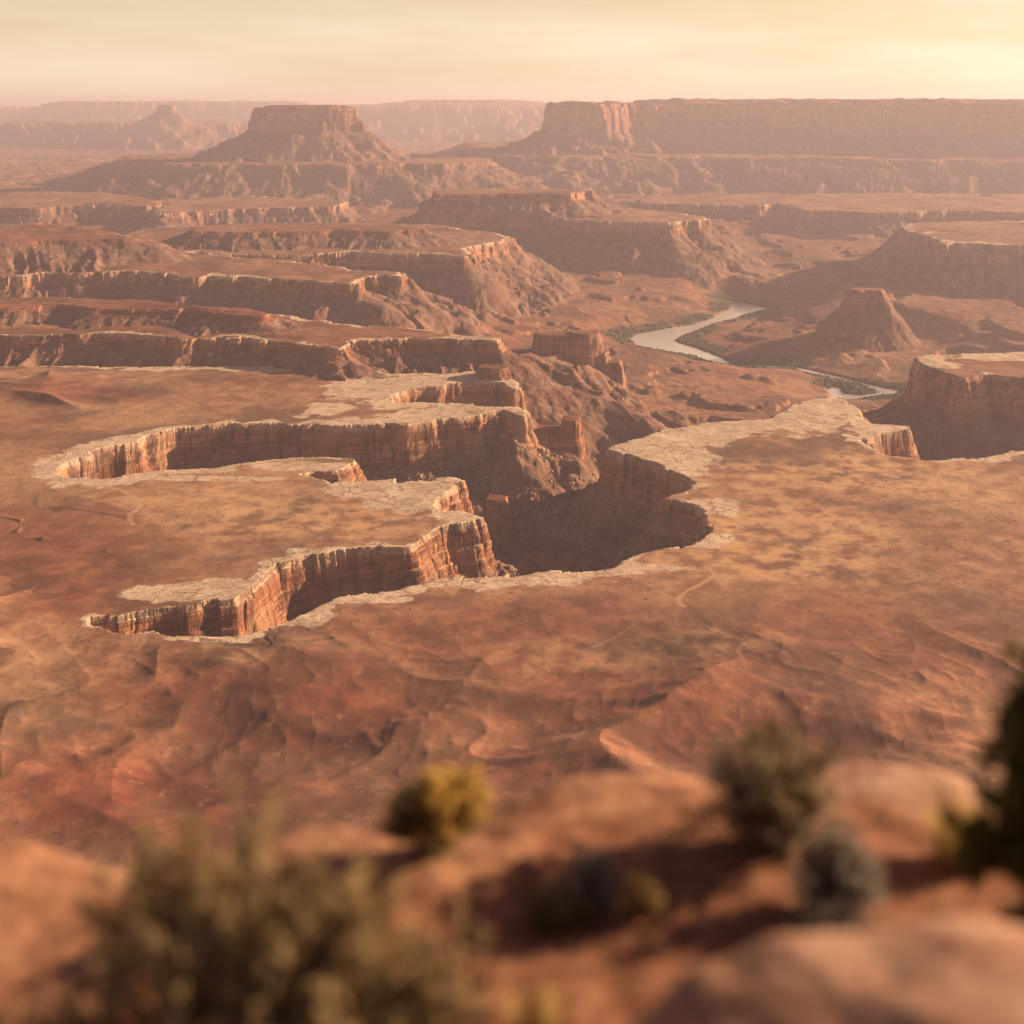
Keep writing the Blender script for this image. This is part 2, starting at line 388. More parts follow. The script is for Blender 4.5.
# left butte: lower bench, apron, cap
big('butte.001', [D(130,6250),D(200,6100),(D(330,6050)),D(440,6150),D(490,6400),D(480,7200),D(300,7600),D(130,7300)], -300, 30, 0.38, relief=6, red=.4, margin=900, run=1.5, rim_noise=3)
big('butte.001', [D(205,6450),D(300,6330),D(372,6400),D(402,6600),D(390,7000),D(300,7150),D(215,6950)], -262, 20, 0.55, relief=4, red=.6, margin=700, rim_noise=2)
big('butte.001', [D(254,6600),D(262,6560),D(300,6530),D(338,6560),D(356,6620),D(354,6800),D(310,6880),D(258,6800)], -14, 124, 0.60, relief=8, red=.7, margin=900, run=1.0, rim_noise=1.3, scale_noise=.1, lump=4, gully=.4)
big('butte.001', [D(272,6620),D(300,6580),D(330,6590),D(345,6650),D(340,6780),D(300,6830),D(270,6760)], -1, 14, 0.6, relief=4, maxdrop=14, red=.7, margin=300, rim_noise=1)
# great right-hand mesa
big('mesa.008', [D(470,7000),D(560,6700),D(700,6800),D(850,6500),D(1000,6300),D(1200,6000),D(1400,5900),D(1400,9500),D(470,9500)], -290, 14, 0.36, relief=12, red=.4, margin=900, run=1.5, rim_noise=3)
big('mesa.008', [D(548,7350),D(556,7260),D(590,7220),D(612,7300),D(625,7500),D(680,7650),D(760,7550),D(840,7400),D(900,7350),D(930,7200),D(1010,7000),D(1060,6900),D(1400,6600),D(1400,9500),D(700,9300),D(560,7900)], 8, 165, 0.55, relief=26, top=34 * n400, red=.6, margin=1000, run=1.3, rim_noise=3, scale_noise=.18, lump=3)
big('mesa.008', [D(640,8000),D(760,7800),D(860,7650),D(960,7400),D(1100,7200),D(1400,7000),D(1400,9300),D(640,9200)], 34, 18, 0.3, relief=10, maxdrop=28, red=.5, margin=600, rim_noise=3)
# plateaus towards the horizon
big('distant_plateau', [D(-400,12500),D(0,12800),D(140,12300),D(225,12500),D(240,13500),D(-400,14500)], -190, 60, 0.4, relief=20, red=.4, margin=1400, run=3, rim_noise=8)
big('distant_butte', [D(158,12000),D(172,11980),D(174,12060),D(160,12080)], 0, 60, 0.62, relief=0, red=.5, margin=900, rim_noise=1.5)
big('distant_plateau.001', [D(360,15500),D(420,15000),D(500,15100),D(560,15600),D(700,17000),D(700,19000),D(300,19000)], -10, 110, 0.35, relief=25, red=.4, margin=1600, run=4, rim_noise=10)
big('distant_plateau.001', [D(420,16500),D(450,16200),D(495,16200),D(520,16700),D(490,17500),D(430,17500)], 70, 10, 0.12, relief=10, maxdrop=85, red=.4, margin=1600, run=4, rim_noise=10)
big('distant_plateau.002', [D(55,19000),D(120,18600),D(200,18800),D(300,19000),D(300,22500),D(55,22500)], 50, 150, 0.35, relief=30, red=.4, margin=1800, run=5, rim_noise=12)
big('distant_plateau.003', [D(-700,21500),D(100,21500),D(512,21500),D(1700,21500),D(1700,25500),D(-700,25500)], -60, 150, 0.4, relief=60, red=.4, margin=1500, run=5, rim_noise=14)

# fine surface relief everywhere that is not cliff
H += np.where(A_tal > .5, 1.5 * fbm(X, Y, 11, 4, 47, .68) + 1.6 * (ridged(X, Y, 34, 3, 48) - .4), 0)

# trails and dry washes
trail = np.zeros(N)
def tr(pts, w, wt=1.0):
    global trail
    d = line_dist(smooth_line([P(a, b, LW) for a, b in pts]))
    trail = np.maximum(trail, wt * (1 - sstep(w * .5, w * 1.2, d + 1.2 * n14 + .8 * n5)) * (.8 + .2 * sstep(-.4, .2, n40)))
tr([(105,487),(125,493),(138,502),(140,508),(130,517),(133,525)], 3.2)
tr([(706,566),(714,574),(700,584),(685,592),(678,600),(684,606)], 2.8)
tr([(742,660),(738,650),(745,642),(720,632),(700,624)], 1.6, .4)
tr([(900,445),(870,470),(835,480),(832,488)], 2.5, .6)
tr([(940,455),(900,468),(850,474)], 2.5, .5)
tr([(205,478),(250,481),(300,478)], 2.5, .7)

tr([(640,620),(600,640),(575,648)], 1.4, .35)
wash = np.zeros(N)
for pts, w in (([(684,606),(700,622),(725,634),(760,640),(790,655)], 6),  ([(500,715),(540,722),(580,730),(650,750)], 5), ([(200,640),(260,650),(330,640)], 4)):
    d = line_dist(smooth_line([P(a, b, LW) for a, b in pts]))
    wash = np.maximum(wash, 1 - sstep(w * .4, w * 1.4, d + 3.0 * n14 + 3 * n40)) * (.45 + .5 * sstep(-.3, .3, n40))
H -= wash * PLAT * 0.8

# ------------------------------------------------------------------ ledges pushed in and out, so that the cliffs have undercuts
HG = H.reshape(NR, NC)
Z = H
# horizontal outward direction from the height field
gy = np.gradient(HG, axis=0) / np.gradient(GY, axis=0)
gxn = np.gradient(HG, axis=1) / np.gradient(GX, axis=1)
gy = gy - gxn * UC[None, :]
gl = np.sqrt(gxn ** 2 + gy ** 2) + 1e-6
ox = (-gxn / gl).ravel(); oy = (-gy / gl).ravel()
steep = sstep(0.8, 1.8, gl).ravel() * (Y < 5200)
lay = fbm(H * 1.0 + 0.02 * X, 0.015 * Y + 0.01 * X, 7.0, 2, 101)
amp = steep * (3.4 * lay + 1.0 * n5)
XD = X + ox * amp; YD = Y + oy * amp

# ------------------------------------------------------------------ materials
def mat(name):
    m = bpy.data.materials.new(name); m.use_nodes = True
    n = m.node_tree; b = n.nodes['Principled BSDF']
    return m, n, b
class NB:
    """small helper for wiring nodes"""
    def __init__(s, tree): s.t = tree
    def n(s, typ, **k):
        o = s.t.nodes.new(typ)
        for a, b in k.items(): setattr(o, a, b)
        return o
    def l(s, a, b): s.t.links.new(a, b)
    def val(s, sock, v):
        if hasattr(v, 'is_output') or isinstance(v, bpy.types.NodeSocket): s.l(v, sock)
        else: sock.default_value = v
    def math(s, op, a, b=0.0, c=None, clamp=False):
        o = s.n('ShaderNodeMath', operation=op, use_clamp=clamp)
        s.val(o.inputs[0], a); s.val(o.inputs[1], b)
        if c is not None: s.val(o.inputs[2], c)
        return o.outputs[0]
    def step(s, a, b, x):
        o = s.n('ShaderNodeMapRange', interpolation_type='SMOOTHSTEP')
        s.val(o.inputs['Value'], x); o.inputs['From Min'].default_value = a; o.inputs['From Max'].default_value = b
        return o.outputs[0]
    def noise(s, vec, scale, detail=3, rough=.55, dist=0.0):
        o = s.n('ShaderNodeTexNoise'); s.l(vec, o.inputs['Vector'])
        o.inputs['Scale'].default_value = scale; o.inputs['Detail'].default_value = detail; o.inputs['Roughness'].default_value = rough; o.inputs['Distortion'].default_value = dist
        return o.outputs['Fac']
    def scale(s, vec, sc):
        o = s.n('ShaderNodeMapping'); s.l(vec, o.inputs['Vector']); o.inputs['Scale'].default_value = sc
        return o.outputs[0]
    def mix(s, f, a, b, mode='MIX'):
        o = s.n('ShaderNodeMix', data_type='RGBA', blend_type=mode)
        s.val(o.inputs[0], f)
        for sock, v in ((o.inputs[6], a), (o.inputs[7], b)):
            if isinstance(v, tuple): sock.default_value = (*v, 1)
            else: s.l(v, sock)
        return o.outputs[2]
    def ramp(s, f, stops):
        o = s.n('ShaderNodeValToRGB'); s.l(f, o.inputs[0])
        e = o.color_ramp.elements
        while len(e) < len(stops): e.new(0.5)
        for q, (p, c) in zip(e, stops):
            q.position = p; q.color = (*c, 1)
        return o.outputs[0]

def terrain_mat():
    m, n, bs = mat('desert_rock')
    b = NB(n)
    geo = b.n('ShaderNodeNewGeometry'); pos = geo.outputs['Position']
    a1 = b.n('ShaderNodeVertexColor', layer_name='mask_a') if False else b.n('ShaderNodeAttribute', attribute_name='mask_a')
    a2 = b.n('ShaderNodeAttribute', attribute_name='mask_b')
    s1 = b.n('ShaderNodeSeparateColor'); b.l(a1.outputs['Color'], s1.inputs[0])
    s2 = b.n('ShaderNodeSeparateColor'); b.l(a2.outputs['Color'], s2.inputs[0])
    white, red, tal = s1.outputs
    vegm, trl, wsh = s2.outputs
    sn = b.n('ShaderNodeSeparateXYZ'); b.l(geo.outputs['True Normal'], sn.inputs[0])
    steep = b.step(0.80, 0.55, sn.outputs[2])
    big = b.noise(pos, 0.006, 5, .6)
    mid = b.noise(pos, 0.035, 4, .6)
    fine = b.noise(pos, 0.35, 3, .65)
    fleck = b.noise(pos, 0.16, 2, .6)
    # soil
    soil = b.mix(b.step(.38, .62, mid), (.33, .168, .100), (.52, .290, .172))
    gold = b.noise(b.scale(pos, (.0042, .0026, .004)), 1.0, 4, .6)
    soil = b.mix(b.math('MULTIPLY', b.math('MULTIPLY', b.step(.52, .64, gold), .75), b.math('SUBTRACT', 1.0, red, clamp=True)), soil, (.60, .365, .20))
    soil = b.mix(b.math('MULTIPLY', b.step(.50, .60, big), .85), soil, b.mix(mid, (.16, .100, .072), (.25, .150, .10)))
    rsoil = b.mix(b.step(.35, .65, mid), (.215, .070, .046), (.36, .128, .075))
    rsoil = b.mix(b.math('MULTIPLY', b.step(.47, .58, b.noise(pos, .0075, 4, .6)), .85), rsoil, (.125, .043, .034))
    soil = b.mix(b.math('MULTIPLY', red, 1.1, clamp=True), soil, rsoil)
    soil = b.mix(b.math('MULTIPLY', b.step(.56, .66, fleck), .40), soil, (.12, .085, .055))
    soil = b.mix(b.math('MULTIPLY', b.math('MULTIPLY', a1.outputs['Alpha'], b.step(.36, .62, mid)), .9), soil, (.72, .425, .225))
    mot = b.noise(pos, .085, 5, .72)
    soil = b.mix(b.math('MULTIPLY', b.step(.48, .68, mot), .46), soil, (.145, .088, .062))
    soil = b.mix(b.math('MULTIPLY', b.step(.44, .30, mot), .35), soil, (.56, .33, .18))
    # bare pale caprock broken into slabs
    vo = b.n('ShaderNodeTexVoronoi', feature='DISTANCE_TO_EDGE'); wv = b.n('ShaderNodeVectorMath', operation='ADD'); nz = b.n('ShaderNodeTexNoise'); nz.inputs['Scale'].default_value = .03; nz.inputs['Detail'].default_value = 3; b.l(pos, nz.inputs['Vector'])
    sc3 = b.n('ShaderNodeVectorMath', operation='SCALE'); b.l(nz.outputs['Color'], sc3.inputs[0]); sc3.inputs['Scale'].default_value = 26.0
    b.l(pos, wv.inputs[0]); b.l(sc3.outputs[0], wv.inputs[1])
    b.l(b.scale(wv.outputs[0], (.042, .050, .02)), vo.inputs['Vector']); vo.inputs['Scale'].default_value = 1.0
    crack = b.step(.0, .06, b.math('ADD', vo.outputs['Distance'], b.math('MULTIPLY', b.math('SUBTRACT', fine, .5), .10)))
    pale = b.mix(b.step(.35, .65, mid), (.66, .48, .34), (.87, .67, .49))
    pale = b.mix(b.math('MULTIPLY', b.math('MULTIPLY', b.math('SUBTRACT', 1.0, crack), b.step(.42, .6, b.noise(pos, .02, 2))), .75), pale, (.20, .12, .075))
    vo2 = b.n('ShaderNodeTexVoronoi', feature='DISTANCE_TO_EDGE'); b.l(b.scale(wv.outputs[0], (.11, .14, .05)), vo2.inputs['Vector']); vo2.inputs['Scale'].default_value = 1.0
    pale = b.mix(b.math('MULTIPLY', b.step(.055, .0, vo2.outputs['Distance']), .55), pale, (.24, .145, .09))
    pale = b.mix(b.math('MULTIPLY', b.step(.52, .62, mot), .55), pale, (.36, .21, .125))
    pale = b.mix(b.math('MULTIPLY', b.step(.52, .66, fine), .45), pale, (.28, .17, .11))
    wm = b.step(.27, .73, b.math('ADD', white, b.math('MULTIPLY', b.math('SUBTRACT', b.noise(pos, .06, 5, .7), .5), 1.7)))
    flat = b.mix(wm, soil, pale)
    flat = b.mix(b.math('MULTIPLY', trl, .85), flat, (.60, .36, .20))
    flat = b.mix(b.math('MULTIPLY', wsh, .5), flat, (.10, .075, .05))
    flat = b.mix(b.math('MULTIPLY', vegm, .95), flat, b.mix(fine, (.030, .048, .020), (.085, .10, .045)))
    # layered cliffs with desert varnish
    st = b.noise(b.scale(pos, (.0030, .0030, .13)), 1.0, 4, .7)
    cl = b.ramp(st, [(.28, (.17, .062, .045)), (.40, (.42, .165, .085)), (.46, (.22, .08, .052)), (.51, (.60, .29, .14)), (.57, (.28, .105, .068)), (.64, (.62, .40, .27)), (.70, (.33, .135, .085)), (.80, (.46, .23, .14))])
    streak = b.noise(b.scale(pos, (.11, .11, .008)), 1.0, 3, .6)
    cl = b.mix(b.math('MULTIPLY', b.step(.50, .62, streak), .72), cl, (.062, .030, .025))
    cl = b.mix(b.math('MULTIPLY', b.step(.52, .70, fine), .35), cl, (.14, .06, .04))
    cl = b.mix(b.math('MULTIPLY', white, .6), cl, pale)
    cl = b.mix(b.math('MULTIPLY', b.step(.50, .62, b.noise(pos, .025, 3, .6)), .5), cl, (.10, .045, .036))
    cl = b.mix(b.math('MULTIPLY', b.step(.50, .38, b.noise(pos, .018, 2, .6)), .35), cl, (.62, .36, .21))
    # talus
    vb = b.n('ShaderNodeTexVoronoi'); b.l(pos, vb.inputs['Vector']); vb.inputs['Scale'].default_value = .45
    tl = b.mix(b.step(.4, .6, mid), (.20, .095, .072), (.32, .185, .14))
    tl = b.mix(b.math('MULTIPLY', b.step(.40, .65, fine), .5), tl, (.10, .05, .036))
    tl = b.mix(b.math('MULTIPLY', b.step(.45, .12, vb.outputs['Distance']), b.math('MULTIPLY', b.step(.46, .6, mid), .75)), tl, (.42, .30, .23))
    c = b.mix(tal, flat, tl)
    c = b.mix(b.math('MULTIPLY', b.math('MULTIPLY', steep, b.math('SUBTRACT', 1.0, b.math('MULTIPLY', tal, .75))), 1.0), c, cl)
    b.l(c, bs.inputs['Base Color'])
    bs.inputs['Roughness'].default_value = .95
    bs.inputs['Specular IOR Level'].default_value = .1
    bp = b.n('ShaderNodeBump'); b.l(b.math('ADD', b.math('MULTIPLY', steep, .60), b.math('ADD', .06, b.math('ADD', b.math('MULTIPLY', tal, .4), b.math('MULTIPLY', wm, .15)))), bp.inputs['Strength']); bp.inputs['Distance'].default_value = 2.0
    hh = b.math('ADD', fine, b.math('MULTIPLY', b.noise(pos, 1.0, 2, .6), .5))
    hh = b.math('ADD', hh, b.math('MULTIPLY', b.math('MULTIPLY', crack, wm), .35))
    b.l(hh, bp.inputs['Height']); b.l(bp.outputs[0], bs.inputs['Normal'])
    return m
M_TERR = terrain_mat()

# ------------------------------------------------------------------ terrain objects, one per landform
def link(name, me, parent=None):
    o = bpy.data.objects.new(name, me); COL.objects.link(o)
    if parent: o.parent = parent
    return o
ii = np.arange(N, dtype=np.int64).reshape(NR, NC)
quads = np.stack([ii[:-1, :-1], ii[:-1, 1:], ii[1:, 1:], ii[1:, :-1]], -1).reshape(-1, 4)
fown = OWN[quads[:, 0]]
ma = np.ones((N, 4), np.float32); ma[:, 0] = np.clip(A_white, 0, 1); ma[:, 1] = A_red; ma[:, 2] = A_tal; ma[:, 3] = gold_m
mb = np.ones((N, 4), np.float32); mb[:, 0] = veg * (OWN == 0); mb[:, 1] = trail * PLAT; mb[:, 2] = wash * PLAT
VX = np.stack([XD, YD, H], -1).astype(np.float32)
terrain_objs = {}
for k, nm in enumerate(owners):
    q = quads[fown == k]
    if not len(q): continue
    u, inv = np.unique(q, return_inverse=True)
    inv = inv.reshape(-1, 4).astype(np.int32)
    me = bpy.data.meshes.new(nm)
    me.vertices.add(len(u)); me.vertices.foreach_set('co', VX[u].ravel())
    me.loops.add(inv.size); me.loops.foreach_set('vertex_index', inv.ravel())
    me.polygons.add(len(inv)); me.polygons.foreach_set('loop_start', np.arange(0, inv.size, 4, dtype=np.int32))
    me.update(calc_edges=True)
    me.shade_smooth()
    for an, arr in (('mask_a', ma), ('mask_b', mb)):
        at = me.attributes.new(an, 'FLOAT_COLOR', 'POINT'); at.data.foreach_set('color', arr[u].ravel())
    me.materials.append(M_TERR)
    o = link(nm, me); o['kind'] = 'structure'
    terrain_objs[nm] = o

# river water
wm_, wn, wb = mat('river_water')
wb.inputs['Base Color'].default_value = (.90, .85, .77, 1); wb.inputs['Metallic'].default_value = .4; wb.inputs['Roughness'].default_value = .16; wb.inputs['IOR'].default_value = 1.33
q = NB(wn); g = q.n('ShaderNodeNewGeometry'); bp = q.n('ShaderNodeBump'); bp.inputs['Strength'].default_value = .04; bp.inputs['Distance'].default_value = .5
q.l(q.noise(g.outputs['Position'], .08, 3), bp.inputs['Height']); q.l(bp.outputs[0], wb.inputs['Normal'])
bm = bmesh.new()
allp = river_a + river_b
x0 = min(p[0] for p in allp) - 60; x1 = max(p[0] for p in allp) + 60; y0 = min(p[1] for p in allp) - 60; y1 = max(p[1] for p in allp) + 60
bm.faces.new([bm.verts.new((x, y, LV - .5)) for x, y in ((x0, y0), (x1, y0), (x1, y1), (x0, y1))])
me = bpy.data.meshes.new('river'); bm.to_mesh(me); bm.free(); me.materials.append(wm_)
o = link('river', me); o['kind'] = 'structure'

# ------------------------------------------------------------------ scrub on the bench and blocks on the slopes (too many to count)
def scatter(name, cand, size, squash, material, wts=None):
    """one mesh of small lumps standing on chosen grid points"""
    j = rng.choice(cand, size=size[0], replace=False, p=wts)
    base = np.array([(1,0,0),(.6,.8,0),(-.4,.9,0),(-1,.1,0),(-.5,-.85,0),(.5,-.85,0),(.55,.3,.75),(-.45,.45,.8),(-.1,-.6,.75),(0,0,1.0)])
    fc = [(0,1,6),(1,2,7),(1,7,6),(2,3,7),(3,4,8),(3,8,7),(4,5,8),(5,0,6),(5,6,8),(6,7,9),(7,8,9),(8,6,9)]
    n = len(j)
    r = size[1] + (size[2] - size[1]) * rng.random(n) ** 2.5
    a = rng.random(n) * 6.283
    c, s_ = np.cos(a), np.sin(a)
    bb = base[None] * (0.75 + 0.5 * rng.random((n, len(base), 1)))
    v = np.empty_like(bb)
    v[..., 0] = (bb[..., 0] * c[:, None] - bb[..., 1] * s_[:, None]) * r[:, None] + XD[j][:, None]
    v[..., 1] = (bb[..., 0] * s_[:, None] + bb[..., 1] * c[:, None]) * r[:, None] + YD[j][:, None]
    v[..., 2] = (bb[..., 2] * squash - .15) * r[:, None] + H[j][:, None]
    f = (np.array(fc)[None] + (np.arange(n) * len(base))[:, None, None]).reshape(-1, 3).astype(np.int32)
    me = bpy.data.meshes.new(name)
    me.vertices.add(n * len(base)); me.vertices.foreach_set('co', v.astype(np.float32).ravel())
    me.loops.add(f.size); me.loops.foreach_set('vertex_index', f.ravel())
    me.polygons.add(len(f)); me.polygons.foreach_set('loop_start', np.arange(0, f.size, 3, dtype=np.int32))
    me.update(calc_edges=True); me.materials.append(material)
    o = link(name, me); o['kind'] = 'stuff'
    return o

def simple_mat(name, c1, c2, scale, rough=.9, c3=None, bump=0.0, bscale=None, bdist=.02, leaf=False):
    m, n, bs = mat(name); b = NB(n)
    tcn = b.n('ShaderNodeTexCoord'); geo = b.n('ShaderNodeNewGeometry')
    pos = geo.outputs['Position']
    f = b.step(.36, .64, b.noise(pos, scale, 4, .6))
    c = b.mix(f, c1, c2)
    if c3: c = b.mix(b.step(.52, .66, b.noise(pos, scale * 2.7, 3, .6)), c, c3)
    if leaf:                                  # thin leaves let light through
        tr_ = b.n('ShaderNodeBsdfTranslucent'); b.l(c, tr_.inputs['Color']); mx = b.n('ShaderNodeMixShader'); mx.inputs[0].default_value = .4
        out = [q for q in n.nodes if q.type == 'OUTPUT_MATERIAL'][0]
        b.l(bs.outputs[0], mx.inputs[1]); b.l(tr_.outputs[0], mx.inputs[2]); b.l(mx.outputs[0], out.inputs['Surface'])
    b.l(c, bs.inputs['Base Color']); bs.inputs['Roughness'].default_value = rough; bs.inputs['Specular IOR Level'].default_value = .15
    if bump:
        bp = b.n('ShaderNodeBump'); bp.inputs['Strength'].default_value = bump; bp.inputs['Distance'].default_value = bdist
        b.l(b.noise(pos, bscale or scale * 4, 4, .6), bp.inputs['Height']); b.l(bp.outputs[0], bs.inputs['Normal'])
    return m
M_SCRUB = simple_mat('desert_scrub', (.11, .085, .05), (.18, .135, .08), .08)
M_BLOCK = simple_mat('fallen_blocks', (.24, .13, .085), (.46, .32, .23), .06)
area = Y * Y                                            # ground covered by one grid cell, up to the row spacing
cand = np.nonzero(PLAT & (A_white < .3) & (A_cliff < .2) & (A_tal < .2) & (Y > 660) & (Y < 2000) & (np.abs(X / Y) < .5) & (n400 + .7 * n120 + .5 * n40 > -.05) & (Y > 960))[0]
w_ = area[cand]; w_ = w_ / w_.sum()
scatter('scrub', cand, (8000, .3, .9), .8, M_SCRUB, w_)
named = np.isin(OWN, [owners.index(q) for q in ('plateau', 'castle_butte', 'rock_tower', 'rock_fin', 'canyon_floor')])
cand = np.nonzero((A_tal > .6) & named & (Y > 950) & (Y < 2400) & (np.abs(X / Y) < .5) & (n40 > -.1))[0]
w_ = area[cand]; w_ = w_ / w_.sum()
scatter('talus_blocks', cand, (14000, .6, 4.2), .9, M_BLOCK, w_)
cand = np.nonzero((veg > .4) & (OWN == 0) & (Y < 3600))[0]
if len(cand) > 3000:
    scatter('riverside_thicket', cand, (2600, 2.0, 6.0), .7, simple_mat('tamarisk', (.035, .055, .022), (.085, .105, .045), .03))

# ------------------------------------------------------------------ the rim of the overlook
def rim_edge(x):
    return 6.75 + 0.25 * np.sin(x * 1.7 + .6) + 0.18 * np.sin(x * 4.1) + .45 * sstep(.2, 1.2, x) - .35 * sstep(-1.8, -2.6, x)
def gh(x, y):
    x = np.asarray(x, float); y = np.asarray(y, float)
    h = -3.23 - 0.118 * (y - 1.5)
    e = rim_edge(x)
    h = h - 0.16 * np.maximum(y - (e - 1.1), 0) ** 2
    # swells of bare rock and hollows of soil
    h = h - 0.17 * sstep(-.8, -2.0, x) + 0.05 * fbm(x, y, 1.7, 3, 201) + 0.03 * fbm(x, y, .45, 3, 205)
    rk = rock_mask(x, y)
    h = h + 0.05 * rk + .02 * rk * fbm(x, y, .22, 3, 208)
    h = h + 0.05 * np.exp(-((x - 1.0) / .9) ** 2 - ((y - 6.1) / .5) ** 2)
    d = np.maximum(y - e, 0)
    h = h - np.interp(d, [0, .15, .5, 1.2, 2.2, 3, 60], [0, .12, .9, 4.5, 9, 11, 90])
    return h
def rock_mask(x, y):
    e = rim_edge(x)
    a = sstep(-1.25, -.75, y - e + .35 * fbm(x, y, .9, 3, 211))
    b_ = 1 - sstep(.7, 1.15, np.sqrt(((x - 1.5) / 1.6) ** 2 + ((y - 3.3) / .9) ** 2))
    c_ = 1 - sstep(.8, 1.2, np.sqrt(((x + 2.4) / .9) ** 2 + ((y - 5.3) / .8) ** 2) + .3 * fbm(x, y, .9, 2, 217))
    return np.clip(np.maximum(np.maximum(a, b_), c_), 0, 1)
nx_, ny_ = 460, 420
gxs = np.linspace(-7, 7, nx_)
gys = np.concatenate([np.linspace(-2.5, 8.6, 360), np.linspace(8.65, 45, 60)])
AX, AY = np.meshgrid(gxs, gys)
AX = AX * (1 + .0 * AY)
AZ = gh(AX, AY)
vv = np.stack([AX, AY, AZ], -1).reshape(-1, 3).astype(np.float32)
iq = np.arange(nx_ * len(gys)).reshape(len(gys), nx_)
qq = np.stack([iq[:-1, :-1], iq[:-1, 1:], iq[1:, 1:], iq[1:, :-1]], -1).reshape(-1, 4).astype(np.int32)
me = bpy.data.meshes.new('overlook_ground')
me.vertices.add(len(vv)); me.vertices.foreach_set('co', vv.ravel())
me.loops.add(qq.size); me.loops.foreach_set('vertex_index', qq.ravel())
me.polygons.add(len(qq)); me.polygons.foreach_set('loop_start', np.arange(0, qq.size, 4, dtype=np.int32))
me.update(calc_edges=True); me.shade_smooth()
at = me.attributes.new('rock', 'FLOAT', 'POINT'); at.data.foreach_set('value', rock_mask(AX, AY).ravel().astype(np.float32))
m, n, bs = mat('overlook_ground'); b = NB(n)
geo = b.n('ShaderNodeNewGeometry'); pos = geo.outputs['Position']
ra = b.n('ShaderNodeAttribute', attribute_name='rock')
n1 = b.noise(pos, 1.6, 5, .6); n2 = b.noise(pos, 7, 4, .6); n3 = b.noise(pos, 40, 3, .6)
soil = b.mix(b.step(.35, .65, n2), (.24, .10, .06), (.38, .175, .10))
soil = b.mix(b.math('MULTIPLY', b.step(.55, .7, n3), .6), soil, (.09, .045, .03))
rock = b.mix(b.step(.35, .65, n1), (.31, .14, .082), (.48, .245, .15))
rock = b.mix(b.math('MULTIPLY', b.step(.54, .68, n2), .55), rock, (.22, .11, .075))
rm = b.step(.35, .65, b.math('ADD', ra.outputs['Fac'], b.math('MULTIPLY', b.math('SUBTRACT', n2, .5), .8)))
b.l(b.mix(rm, soil, rock), bs.inputs['Base Color']); bs.inputs['Roughness'].default_value = .92; bs.inputs['Specular IOR Level'].default_value = .15
bp = b.n('ShaderNodeBump'); bp.inputs['Strength'].default_value = .6; bp.inputs['Distance'].default_value = .03
b.l(b.math('ADD', n2, b.math('MULTIPLY', n3, .5)), bp.inputs['Height']); b.l(bp.outputs[0], bs.inputs['Normal'])
me.materials.append(m)
o = link('overlook_ground', me); o['kind'] = 'structure'

def ground_at(x, y): return float(gh(np.array([x]), np.array([y]))[0])

# sandstone boulder at the lower right
def boulder(name, c, rad, seed, material, seg=5):
    bm = bmesh.new(); bmesh.ops.create_icosphere(bm, subdivisions=seg, radius=1.0)
    co_ = np.array([v.co[:] for v in bm.verts])
    d = 1 + 0.10 * fbm(co_[:, 0] * 1.3 + seed + co_[:, 2], co_[:, 1] * 1.3 + seed, 1.0, 3, seed) + .035 * fbm(co_[:, 0] + 2 * seed, co_[:, 1] + co_[:, 2], .3, 3, seed + 3) + .012 * fbm(co_[:, 0] + 2 * seed, co_[:, 1] + 1.7 * co_[:, 2], .08, 2, seed + 5)
    co_ = np.sign(co_) * np.abs(co_) ** 0.86 * d[:, None]
    co_[:, 2] = np.where(co_[:, 2] > 0, co_[:, 2] - .05 * ridged(co_[:, 0] * 1.5, co_[:, 1], .9, 2, seed + 7), co_[:, 2])
    for v, q in zip(bm.verts, co_): v.co = q * np.array(rad)
    for f in bm.faces: f.smooth = True
    me = bpy.data.meshes.new(name); bm.to_mesh(me); bm.free(); me.materials.append(material)
    o = link(name, me); o.location = c
    return o
M_SAND = simple_mat('sandstone', (.38, .20, .135), (.56, .335, .235), 1.8, .92, (.25, .125, .09), .5, 14, .02)
def tag(o, label, cat, group=None):
    o['label'] = label; o['category'] = cat
    if group: o['group'] = group
o = boulder('boulder', (1.52, 3.45, -3.32), (1.42, .80, .72), 21, M_SAND, 6)
tag(o, 'large rounded pinkish sandstone boulder filling the lower right corner', 'boulder')
o = boulder('rock', (2.05, 6.7, ground_at(2.05, 6.7) - .02), (.60, .34, .12), 43, M_SAND, 5)
tag(o, 'smooth orange hump of rock on the rim beside the yellow grass', 'rock')

# ------------------------------------------------------------------ shrubs: stems, leaves, flower heads
class Geo:
    def __init__(s): s.v = []; s.f = []
    def tube(s, pts, r0, r1, k=4):
        base = len(s.v); n = len(pts)
        for i, p in enumerate(pts):
            d = (pts[min(i + 1, n - 1)] - pts[max(i - 1, 0)]).normalized()
            a = d.orthogonal().normalized(); c = d.cross(a)
            r = r0 + (r1 - r0) * i / (n - 1)
            for j in range(k):
                an = 6.28318 * j / k
                s.v.append(p + a * (r * math.cos(an)) + c * (r * math.sin(an)))
        for i in range(n - 1):
            for j in range(k):
                s.f.append((base + i * k + j, base + i * k + (j + 1) % k, base + (i + 1) * k + (j + 1) % k, base + (i + 1) * k + j))
    def leaf(s, p, d, L, w):
        side = d.orthogonal().normalized(); side = Matrix.Rotation(random.random() * 6.28, 3, d) @ side
        base = len(s.v)
        s.v += [p, p + d * (L * .5) + side * w, p + d * L, p + d * (L * .5) - side * w]
        s.f.append((base, base + 1, base + 2, base + 3))
    def make(s, name, m, parent=None, smooth=False):
        me = bpy.data.meshes.new(name); me.from_pydata([tuple(v) for v in s.v], [], s.f)
        me.update(); me.materials.append(m)
        if smooth: me.shade_smooth()
        return link(name, me, parent)
